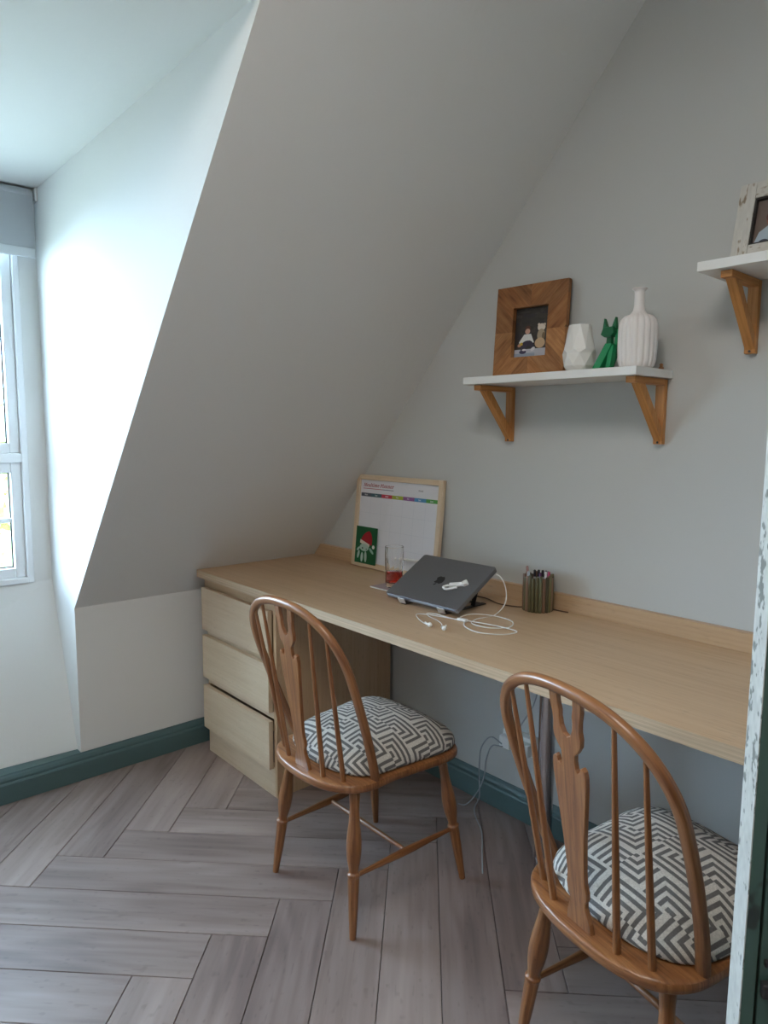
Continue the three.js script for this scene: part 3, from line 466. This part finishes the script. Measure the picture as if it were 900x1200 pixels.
// ---------------------------------------------------------------- things on the desk
// planner board
{
  const w = 0.474, h = 0.367, lean = 0.09, b = thing('planner_board', 'white wall planner in a pale wood frame leaning on the grey wall', 'notice board', [0.6253, H + 0.0022, 0.048], 0.006);
  const tilt = (g) => { g.rotateX(-lean); return g; };
  const fr = 0.02; for (const [x0, x1, y0, y1] of [[-w / 2, -w / 2 + fr, 0, h], [w / 2 - fr, w / 2, 0, h], [-w / 2 + fr, w / 2 - fr, 0, fr], [-w / 2 + fr, w / 2 - fr, h - fr, h]]) part('frame_rail', tilt(uvBox(rbox(x0, x1, y0, y1, -0.012, 0.006, 0.0015), x1 - x0 > y1 - y0 ? 'x' : 'y')), M.birch, b);
  const pr = print(1024, 800, (c, W, Hh) => {
    c.fillStyle = '#dfe0e6'; c.fillRect(0, 0, W, Hh); c.fillStyle = '#9c2230'; c.font = 'italic bold 46px serif'; c.fillText('Mealtime Planner', 34, 66);
    c.fillStyle = '#b03048'; c.fillRect(34, 82, 270, 5); c.fillStyle = '#46506e'; c.fillRect(304, 82, 150, 5); c.fillStyle = '#5a5a62'; c.font = '24px sans-serif'; c.fillText('Week', 770, 70);
    ['#4c5563', '#42626e', '#c0394c', '#9fae3a', '#8d5a94', '#4d8fc0', '#4f9a48'].forEach((k, i) => { c.fillStyle = k; c.fillRect(10 + i * 143.5, 128, 143.5, 34); c.fillStyle = '#e8e8ee'; c.font = 'bold 20px sans-serif'; c.fillText(['Mon', 'Tue', 'Wed', 'Thu', 'Fri', 'Sat', 'Sun'][i], 60 + i * 143.5, 152); });
    c.strokeStyle = '#c4c8d2'; c.lineWidth = 1.5; for (let i = 1; i < 7; i++) { c.beginPath(); c.moveTo(10 + i * 143.5, 164); c.lineTo(10 + i * 143.5, 780); c.stroke(); } for (let j = 1; j < 4; j++) { c.beginPath(); c.moveTo(10, 164 + j * 154); c.lineTo(1014, 164 + j * 154); c.stroke(); }
  });
  part('planner_sheet', tilt(sheet(w - 2 * fr, h - 2 * fr, 0.003).translate(0, h / 2, -0.004)), std({ map: pr, roughness: 0.35 }), b, 'printed weekly planner sheet');
  part('backing_board', tilt(box(-w / 2 + 0.005, w / 2 - 0.005, 0.005, h - 0.005, -0.011, -0.006)), M.birchB, b);
  const pen = tube([[0.03, 0.032, 0.012], [0.16, 0.04, 0.012]], 0.0045, 4, 10); pen.translate(0.03, 0.03, 0.002); part('marker_pen', tilt(pen), M.whitePlastic, b, 'white marker pen clipped to the board');
  // handprint card resting inside the frame
  const cw = 0.126, chh = 0.146, card = thing('greeting_card', 'green handprint card with a red hat tucked into the planner frame', 'card', [0.6253, H + 0.0022, 0.048], 0.006);
  const ct = print(240, 348, (c, W, Hh) => {
    c.fillStyle = '#0f5a34'; c.fillRect(0, 0, W, Hh); c.fillStyle = '#9e1420'; c.beginPath(); c.moveTo(60, 128); c.quadraticCurveTo(90, 50, 150, 36); c.quadraticCurveTo(196, 60, 186, 168); c.lineTo(160, 164); c.fill();
    c.fillStyle = '#d9cfc0'; c.beginPath(); c.moveTo(54, 122); c.lineTo(164, 162); c.lineTo(156, 190); c.lineTo(50, 156); c.fill(); blob(c, 206, 180, 15, 18, '#e6e8e4');
    blob(c, 102, 196, 52, 36, '#a9c4b8'); blob(c, 36, 216, 24, 11, '#a9c4b8', -0.9); blob(c, 186, 220, 36, 13, '#8fb5a6', 0.8); blob(c, 40, 268, 13, 40, '#a9c4b8', 0.18); blob(c, 82, 290, 14, 46, '#b4ccc2', 0.03); blob(c, 124, 282, 14, 52, '#a9c4b8', -0.06); blob(c, 84, 204, 7, 8, '#20302a'); blob(c, 128, 210, 5, 6, '#20302a');
  });
  const cg = box(-w / 2 + fr + 0.003, -w / 2 + fr + 0.003 + cw, fr - 0.006, fr - 0.006 + chh, 0.0068, 0.0082); const p = cg.attributes.position, uv = cg.attributes.uv; for (let i = 0; i < p.count; i++) uv.setXY(i, (p.getX(i) + w / 2 - fr - 0.003) / cw, (p.getY(i) - fr + 0.006) / chh);
  part('card_sheet', tilt(cg), std({ map: ct, roughness: 0.7 }), card);
}
// coaster and glass
{
  const bk = thing('coaster', 'flat pinkish coaster with a white edge under the glass', 'coaster', [0.808, H + 0.0006, 0.215], 0.02);
  part('cork_base', rbox(-0.055, 0.055, 0, 0.0045, -0.05, 0.05, 0.001), M.white, bk);
  part('top_sheet', box(-0.053, 0.053, 0.0045, 0.0052, -0.048, 0.048), std({ color: new THREE.Color().setRGB(0.36, 0.26, 0.27), roughness: 0.4 }), bk, 'pinkish brown printed top');
  const gl = thing('drinking_glass', 'tall ribbed clear glass with a red-tinted base standing on the coaster', 'glass', [0.826, H + 0.0060, 0.218]);
  const N = 120, wall = (prof) => { const g = new THREE.LatheGeometry(prof.map(([r, y]) => new THREE.Vector2(r, y)), N), p = g.attributes.position; for (let i = 0; i < p.count; i++) { const x = p.getX(i), z = p.getZ(i), y = p.getY(i), r = Math.hypot(x, z), a = Math.atan2(z, x); if (r > 0.0302 && y < 0.125 && y > 0.004) { const f = 1 + 0.022 * Math.cos(a * 12); p.setX(i, x * f); p.setZ(i, z * f); } } g.computeVertexNormals(); return g; };
  part('tumbler', wall([[0.0003, 0], [0.026, 0], [0.0295, 0.003], [0.0305, 0.02], [0.0315, 0.07], [0.032, 0.12], [0.0325, 0.1405], [0.0322, 0.1425], [0.0312, 0.1425], [0.0305, 0.12], [0.0298, 0.07], [0.0286, 0.024], [0.026, 0.018], [0.0003, 0.017]]), new THREE.MeshPhysicalMaterial({ color: 0xffffff, roughness: 0.02, transmission: 1, thickness: 0.01, ior: 1.5 }), gl);
  const lq = new THREE.LatheGeometry([[0.0003, 0.0174], [0.0258, 0.0184], [0.0283, 0.0245], [0.0293, 0.054], [0.0003, 0.054]].map(([r, y]) => new THREE.Vector2(r, y)), 48);
  part('red_drink', lq, new THREE.MeshPhysicalMaterial({ color: 0xffffff, roughness: 0.0, transmission: 1, thickness: 0.05, ior: 1.33, attenuationColor: new THREE.Color().setRGB(0.85, 0.22, 0.17), attenuationDistance: 0.03 }), gl, 'red drink left in the glass');
}
// laptop on its stand
const LP = V(1.072, H, 0.332), LT = 0.515;   // low front edge, tilt
{
  const s = thing('laptop_stand', 'folding metal laptop stand with front hooks under the closed laptop', 'laptop stand', [1.072, H + 0.0005, 0.332], 0.03);
  const arm = (x) => merge([rbox(x - 0.009, x + 0.009, 0.0, 0.003, -0.19, 0.006, 0.001), (() => { const g = rbox(x - 0.009, x + 0.009, 0, 0.003, -0.2, 0.004, 0.001); g.rotateX(LT); g.translate(0, 0.004, 0); return g; })(), (() => { const g = rbox(x - 0.008, x + 0.008, 0, 0.0028, -0.078, 0, 0.001); g.rotateX(1.25); g.translate(0, 0.002, -0.135); return g; })()]);
  for (const x of [-0.07, 0.095]) { const a = part('arm', arm(x), M.black, s); const hk = rbox(x - 0.014, x + 0.014, -0.001, 0.0185, 0, 0.003, 0.001); hk.rotateX(LT); hk.translate(0, 0.006, 0.0075); part('hook', hk, M.silver, a, 'silver front hook'); }
  part('cross_bar', rbox(-0.07, 0.095, 0.0002, 0.0028, -0.185, -0.165, 0.001), M.black, s);
  const lt = thing('laptop', 'closed dark grey laptop with a black fruit logo tilted on a stand', 'laptop', [1.072, H + 0.0105, 0.332], 0.03);
  const tl = (g) => { g.rotateX(LT); return g; };
  const w = 0.302, dp = 0.211;
  const slab = (y0, y1, r, in_ = 0) => { const g = new THREE.ExtrudeGeometry((() => { const q = new THREE.Shape(), a = w / 2 - in_, c = dp - in_, k = 0.010; q.moveTo(-a + k, in_); q.lineTo(a - k, in_); q.quadraticCurveTo(a, in_, a, in_ + k); q.lineTo(a, c - k); q.quadraticCurveTo(a, c, a - k, c); q.lineTo(-a + k, c); q.quadraticCurveTo(-a, c, -a, c - k); q.lineTo(-a, in_ + k); q.quadraticCurveTo(-a, in_, -a + k, in_); return q; })(), { depth: y1 - y0 - 2 * r, bevelEnabled: true, bevelThickness: r, bevelSize: r, bevelOffset: -r, bevelSegments: 3, curveSegments: 6 }); g.rotateX(-Math.PI / 2); g.translate(0, y0 + r, 0); return g; };
  part('base', tl(slab(0, 0.0095, 0.002)), M.spaceGrey, lt);
  part('gap', tl(slab(0.0092, 0.0103, 0.0002, 0.002)), M.black, lt);
  const lid = part('lid', tl(slab(0.0102, 0.0152, 0.0015)), M.spaceGrey, lt);
  // fruit mark with a bite and a leaf, its leaf toward the low edge
  const q = new THREE.Shape(); q.moveTo(0, 0.0105); q.bezierCurveTo(-0.006, 0.0145, -0.0135, 0.0105, -0.0135, 0.0015); q.bezierCurveTo(-0.0135, -0.0075, -0.0075, -0.0145, -0.004, -0.0135); q.bezierCurveTo(-0.0015, -0.0125, 0.0015, -0.0125, 0.004, -0.0135); q.bezierCurveTo(0.0075, -0.0145, 0.0115, -0.009, 0.0125, -0.005); q.bezierCurveTo(0.0075, -0.003, 0.0075, 0.006, 0.0118, 0.0075); q.bezierCurveTo(0.0095, 0.0115, 0.0045, 0.0125, 0, 0.0105);
  const leaf = new THREE.Shape(); leaf.moveTo(0, 0.0122); leaf.quadraticCurveTo(0.0005, 0.019, 0.0068, 0.0195); leaf.quadraticCurveTo(0.0065, 0.013, 0, 0.0122);
  const lg = new THREE.ExtrudeGeometry([q, leaf], { depth: 0.0003, bevelEnabled: false, curveSegments: 10 }); lg.scale(1.3, 1.3, 1); lg.rotateZ(Math.PI); lg.rotateX(-Math.PI / 2); lg.translate(0, 0.0152, -dp / 2);
  part('logo', tl(lg), M.black, lid, 'black apple mark with a bite');
  const base = (g) => { tl(g); g.rotateY(0.03); g.translate(1.072, H + 0.0105, 0.332); return g; };
  // little folded adapter lying on the lid
  const ad = thing('cable_adapter', 'small folded white plug adapter lying on the laptop lid', 'adapter', [1.072, H + 0.0105, 0.332], 0.03);
  const by = 0.0157, bx = 0.075, bz = -0.092;
  const bar = (l, wd, th, a, ox, oz, oy = 0) => { const g = rbox(-l / 2, l / 2, by + oy, by + oy + th, -wd / 2, wd / 2, 0.003, 3); g.rotateY(a); g.translate(bx + ox, 0, bz + oz); return tl(g); };
  part('plug_body', bar(0.055, 0.016, 0.008, 0.35, 0.004, -0.007), M.whitePlastic, ad);
  part('plug_head', bar(0.018, 0.02, 0.011, 0.9, 0.028, -0.018), M.whitePlastic, ad);
  part('cable_tail', tl(tube([[bx - 0.022, by + 0.004, bz + 0.004], [bx - 0.034, by + 0.004, bz + 0.016], [bx - 0.02, by + 0.0045, bz + 0.022], [bx + 0.002, by + 0.0045, bz + 0.012], [bx + 0.012, by + 0.004, bz + 0.004]], 0.004, 40, 8)), M.whitePlastic, ad);
}
// earphones: plug at the laptop corner, loops and two buds on the desk
{
  const y = H + 0.0022, e = thing('earphones', 'white wired earphones coiled on the desk and plugged into the laptop', 'earphones');
  part('cable', tube([[1.2262, 0.8475, 0.163], [1.236, 0.845, 0.160], [1.262, 0.82, 0.165], [1.285, 0.775, 0.19], [1.275, y, 0.225], [1.27, y, 0.30], [1.29, y, 0.345], [1.35, y, 0.345], [1.385, y, 0.30], [1.355, y, 0.245], [1.28, y, 0.235], [1.225, y, 0.27], [1.225, y, 0.32], [1.252, y + 0.003, 0.345], [1.30, y + 0.003, 0.335], [1.37, y + 0.003, 0.32], [1.425, y, 0.315], [1.418, y, 0.365], [1.36, y, 0.40], [1.30, y, 0.385], [1.268, y, 0.352]], 0.0016, 220, 6), M.whitePlastic, e);
  for (const [p, b, tw] of [[[1.245, 0.346], [1.247, 0.458], -0.5], [[1.24, 0.350], [1.287, 0.452], 0.6]]) { }
  part('splitter', rbox(1.238, 1.272, H + 0.0005, H + 0.0085, 0.338, 0.352, 0.003, 3), M.whitePlastic, e);
  part('bud_cable', tube([[1.24, y, 0.346], [1.19, y, 0.36], [1.14, y, 0.375], [1.12, y, 0.395], [1.155, y, 0.425], [1.20, y, 0.447], [1.228, y + 0.002, 0.457]], 0.0013, 60, 6), M.whitePlastic, e);
  part('bud_cable', tube([[1.24, y, 0.350], [1.19, y, 0.352], [1.15, y, 0.352], [1.132, y, 0.365], [1.16, y, 0.385], [1.21, y, 0.40], [1.245, y, 0.42], [1.268, y + 0.002, 0.448]], 0.0013, 60, 6), M.whitePlastic, e);
  const bud = (x, z, a) => { const g = merge([new THREE.SphereGeometry(0.0078, 16, 12).scale(1, 0.9, 0.8).translate(0, H + 0.0078, 0), (() => { const k = new THREE.CylinderGeometry(0.0026, 0.0022, 0.03, 10); k.rotateZ(Math.PI / 2); k.rotateZ(-0.12); k.translate(-0.015, H + 0.0055, 0); return k; })()]); g.rotateY(a); g.translate(x, 0, z); return g; };
  part('earbud', bud(1.238, 0.461, -0.35), M.whitePlastic, e); part('earbud', bud(1.287, 0.456, -1.0), M.whitePlastic, e);
}
// brown power lead on the desk behind the laptop
single('power_lead', tube([[1.02, H + 0.0025, 0.10], [1.12, H + 0.0025, 0.085], [1.2, H + 0.0025, 0.11], [1.26, H + 0.0025, 0.095], [1.30, H + 0.0025, 0.05], [1.40, H + 0.0025, 0.034]], 0.002, 60, 6), std({ color: new THREE.Color().setRGB(0.10, 0.06, 0.04), roughness: 0.5 }), 'thin brown power lead lying behind the laptop toward the pen pot', 'cable');
// pencil pot of sticks and its pens
{
  const cx = 1.316, cz = 0.072, R = 0.046, y0 = H + 0.0006, hgt = 0.112;
  const p = thing('pen_pot', 'round green-brown pot of glazed upright sticks holding pens by the wall', 'pen pot', [cx, y0, cz]);
  const inner = new THREE.LatheGeometry([[0.0005, 0], [R - 0.006, 0], [R - 0.006, hgt - 0.008], [R - 0.009, hgt - 0.008], [R - 0.009, 0.004], [0.0005, 0.004]].map(([r, y]) => new THREE.Vector2(r, y)), 32);
  part('inner_cup', inner, std({ color: new THREE.Color().setRGB(0.07, 0.065, 0.04), roughness: 0.6 }), p);
  const cols = [[0.09, 0.08, 0.035], [0.15, 0.13, 0.05], [0.06, 0.058, 0.03], [0.18, 0.10, 0.06], [0.11, 0.11, 0.055], [0.24, 0.15, 0.10]].map((c) => new THREE.MeshPhysicalMaterial({ color: new THREE.Color().setRGB(...c), roughness: 0.3, clearcoat: 0.6, clearcoatRoughness: 0.15 }));
  const n = 24, geos = [0, 1, 2].map((k) => turned([0, 0, 0], [0, hgt - 0.004 * k, 0], [[0, 0.0005], [0.004, 0.0052], [0.3, 0.0058 - 0.0004 * k], [0.7, 0.0056], [0.992, 0.0052], [1, 0.0005]], 10));
  for (let i = 0; i < n; i++) { const a = i / n * Math.PI * 2, m = part('stick', geos[i % 3], cols[Math.floor(rnd() * 6)], p); m.position.set(Math.cos(a) * (R - 0.0045), 0, Math.sin(a) * (R - 0.0045)); m.rotation.y = rnd() * 6; }
  const pen = (a, r, lean, len, col, cap, label) => {
    const t = thing('pen', label, 'pen', [cx + Math.cos(a) * r * 0.55, y0 + 0.006, cz + Math.sin(a) * r * 0.55], 0, 'pens in the pot');
    const ax = Math.cos(a) * lean, az = Math.sin(a) * lean, up = V(ax, 1, az).normalize(), E = up.clone().multiplyScalar(len), C = up.clone().multiplyScalar(len - 0.022);
    part('barrel', turned([0, 0, 0], [C.x, C.y, C.z], [[0, 0.0008], [0.06, 0.0036], [0.995, 0.0036], [1, 0.0008]], 10), std({ color: new THREE.Color().setRGB(...col), roughness: 0.35 }), t);
    part('cap', turned([C.x, C.y, C.z], [E.x, E.y, E.z], [[0, 0.0008], [0.02, 0.0042], [0.9, 0.004], [1, 0.0008]], 10), std({ color: new THREE.Color().setRGB(...cap), roughness: 0.35 }), t);
  };
  const W_ = [0.6, 0.6, 0.6], B_ = [0.02, 0.02, 0.03];
  pen(2.75, 0.042, 0.10, 0.128, [0.5, 0.42, 0.4], [0.35, 0.2, 0.18], 'pale pen with a brownish cap leaning left in the pot');
  pen(2.3, 0.044, 0.06, 0.114, [0.5, 0.56, 0.6], [0.5, 0.58, 0.64], 'pale blue-grey pen standing in the pot');
  for (const a of [3.7, 4.1, 4.5, 4.9, 5.3]) pen(a, 0.044, 0.06, 0.113, W_, B_, 'white pen with a black cap at the back of the pot');
  pen(5.8, 0.044, 0.06, 0.115, [0.6, 0.5, 0.55], [0.5, 0.05, 0.14], 'pen with a crimson cap in the pot');
  pen(0.25, 0.044, 0.08, 0.119, [0.7, 0.68, 0.7], [0.75, 0.72, 0.74], 'white capped pen leaning right in the pot');
  pen(0.6, 0.02, 0.05, 0.112, [0.55, 0.5, 0.58], [0.10, 0.03, 0.10], 'lilac pen with a dark tip in the middle of the pot');
}
// ---------------------------------------------------------------- socket and leads under the desk
{
  const s = thing('wall_socket', 'white multi-way socket block on the wall under the desk', 'socket', [0, 0, 0]);
  const b = part('socket_body', (() => { const g = rbox(-0.065, 0.065, -0.03, 0.03, 0.001, 0.034, 0.004, 3); g.translate(1.232, 0.27, 0); return g; })(), M.whitePlastic, s);
  for (const x of [1.195, 1.268]) part('plug', rbox(x - 0.022, x + 0.022, 0.248, 0.288, 0.034, 0.062, 0.005, 3), M.whitePlastic, b);
  const gy = 0.0028, cab = (pts, label) => single('power_cable', tube(pts, 0.0022, 90, 6), M.cableGrey, label, 'cable', 'leads under the desk');
  cab([[1.188, 0.262, 0.064], [1.15, 0.275, 0.07], [1.10, 0.22, 0.06], [1.083, 0.16, 0.05], [1.085, 0.09, 0.05], [1.09, 0.03, 0.055], [1.085, gy, 0.07], [1.12, gy, 0.11], [1.2, gy, 0.17], [1.27, gy, 0.25], [1.34, gy, 0.33]], 'grey lead dropping from the wall socket and running across the floor');
  cab([[1.192, 0.254, 0.064], [1.16, 0.25, 0.075], [1.135, 0.2, 0.075], [1.12, 0.12, 0.07], [1.09, 0.05, 0.072], [1.055, gy, 0.088], [1.035, gy, 0.1]], 'grey lead hanging from the wall socket to the skirting');
  cab([[1.262, 0.275, 0.064], [1.245, 0.30, 0.085], [1.26, 0.35, 0.06], [1.285, 0.42, 0.03], [1.30, 0.52, 0.02], [1.31, 0.62, 0.02], [1.32, 0.705, 0.02]], 'grey lead rising from the wall socket to the desk');
}
// ---------------------------------------------------------------- open door with a worn edge
{
  const d = thing('door_1', 'dark green painted door standing open with a worn white edge', 'door', [2.9144, 0.006, 0.7472], Math.atan2(-0.6, -0.8)); d.userData.kind = 'structure';
  const W = 0.72, hh = 1.95, t = 0.034;
  const chip = tex(1024, 128, (u, v) => { const n = fbm(u, v, 130, 7, 201, 4), s = fbm(u, v, 7, 2, 205, 3), k = 0.8 * sstep(0.63, 0.70, n * 0.7 + s * 0.36), g = 0.93 + 0.12 * fbm(u, v, 120, 8, 209, 2); return [lerp(192, 104, k) * g, lerp(192, 106, k) * g, lerp(186, 100, k) * g]; });
  const gchip = tex(512, 512, (u, v) => { const n = fbm(u, v, 10, 14, 301, 4), k = sstep(0.74, 0.78, n); return [lerp(58, 30, k), lerp(84, 40, k), lerp(74, 36, k)]; });
  const green = std({ map: sized(gchip, 0.6, 0.6), roughness: 0.35 });
  part('stile', uvBox(rbox(W - 0.012, W - 0.0012, 0, hh, 0.0, t, 0.001), 'y'), green, d);
  part('worn_edge', uvBox(rbox(W - 0.0012, W, 0, hh, 0.0002, t, 0.0005), 'y'), std({ map: sized(chip, 1.0, 0.042), roughness: 0.7 }), d, 'white door edge with chipped paint');
  part('panel', uvBox(rbox(0.012, W - 0.015, 0, hh, 0.003, t - 0.003, 0.001), 'y'), green, d);
  part('hinge_stile', uvBox(rbox(0, 0.012, 0, hh, 0.0, t, 0.001), 'y'), green, d);
  for (const y of [0.2, 0.75, 1.35]) part('bead', uvBox(rbox(0.05, W - 0.03, y, y + 0.02, -0.002, 0.003, 0.002), 'x'), green, d);
  const lt = part('latch', rbox(W - 0.085, W - 0.016, 0.772, 0.786, -0.006, 0.003, 0.002), M.black, d, 'black iron latch');
  part('latch_plate', rbox(W - 0.07, W - 0.018, 0.80, 0.806, -0.002, 0.003, 0.001), M.black, lt);
}
// ---------------------------------------------------------------- garden outside the window
struct('ground', box(-40, -0.5, -3.2, -3.0, -30, 30), std({ color: new THREE.Color().setRGB(0.26, 0.28, 0.22), roughness: 1 }), 'green lawn far below the dormer window', 'ground');
{
  const t = thing('garden_tree', 'sunlit yellow-green tree outside the dormer window', 'tree', [-6.0, -3.0, 0.3]);
  part('trunk', turned([0, 0, 0], [0.1, 4.2, 0], [[0, 0.16], [0.5, 0.11], [1, 0.05]], 12), std({ color: new THREE.Color().setRGB(0.16, 0.12, 0.09), roughness: 0.95 }), t);
  const leaf = new THREE.CircleGeometry(0.09, 6), lm = std({ color: new THREE.Color().setRGB(0.34, 0.42, 0.12), roughness: 0.8, side: THREE.DoubleSide });
  const im = new THREE.InstancedMesh(leaf, lm, 900), o = new THREE.Object3D(); for (let i = 0; i < 900; i++) { const a = rr(0, 6.283), b = Math.acos(rr(-1, 1)), r = Math.cbrt(rnd()); o.position.set(0.1 + 1.5 * r * Math.sin(b) * Math.cos(a), 3.6 + 1.2 * r * Math.cos(b), 1.7 * r * Math.sin(b) * Math.sin(a)); o.rotation.set(rr(0, 6), rr(0, 6), rr(0, 6)); o.updateMatrix(); im.setMatrixAt(i, o.matrix); }
  im.name = 'leaves'; im.userData.kind = 'stuff'; finish(im); t.add(im);
}
renderer.render(scene, camera);
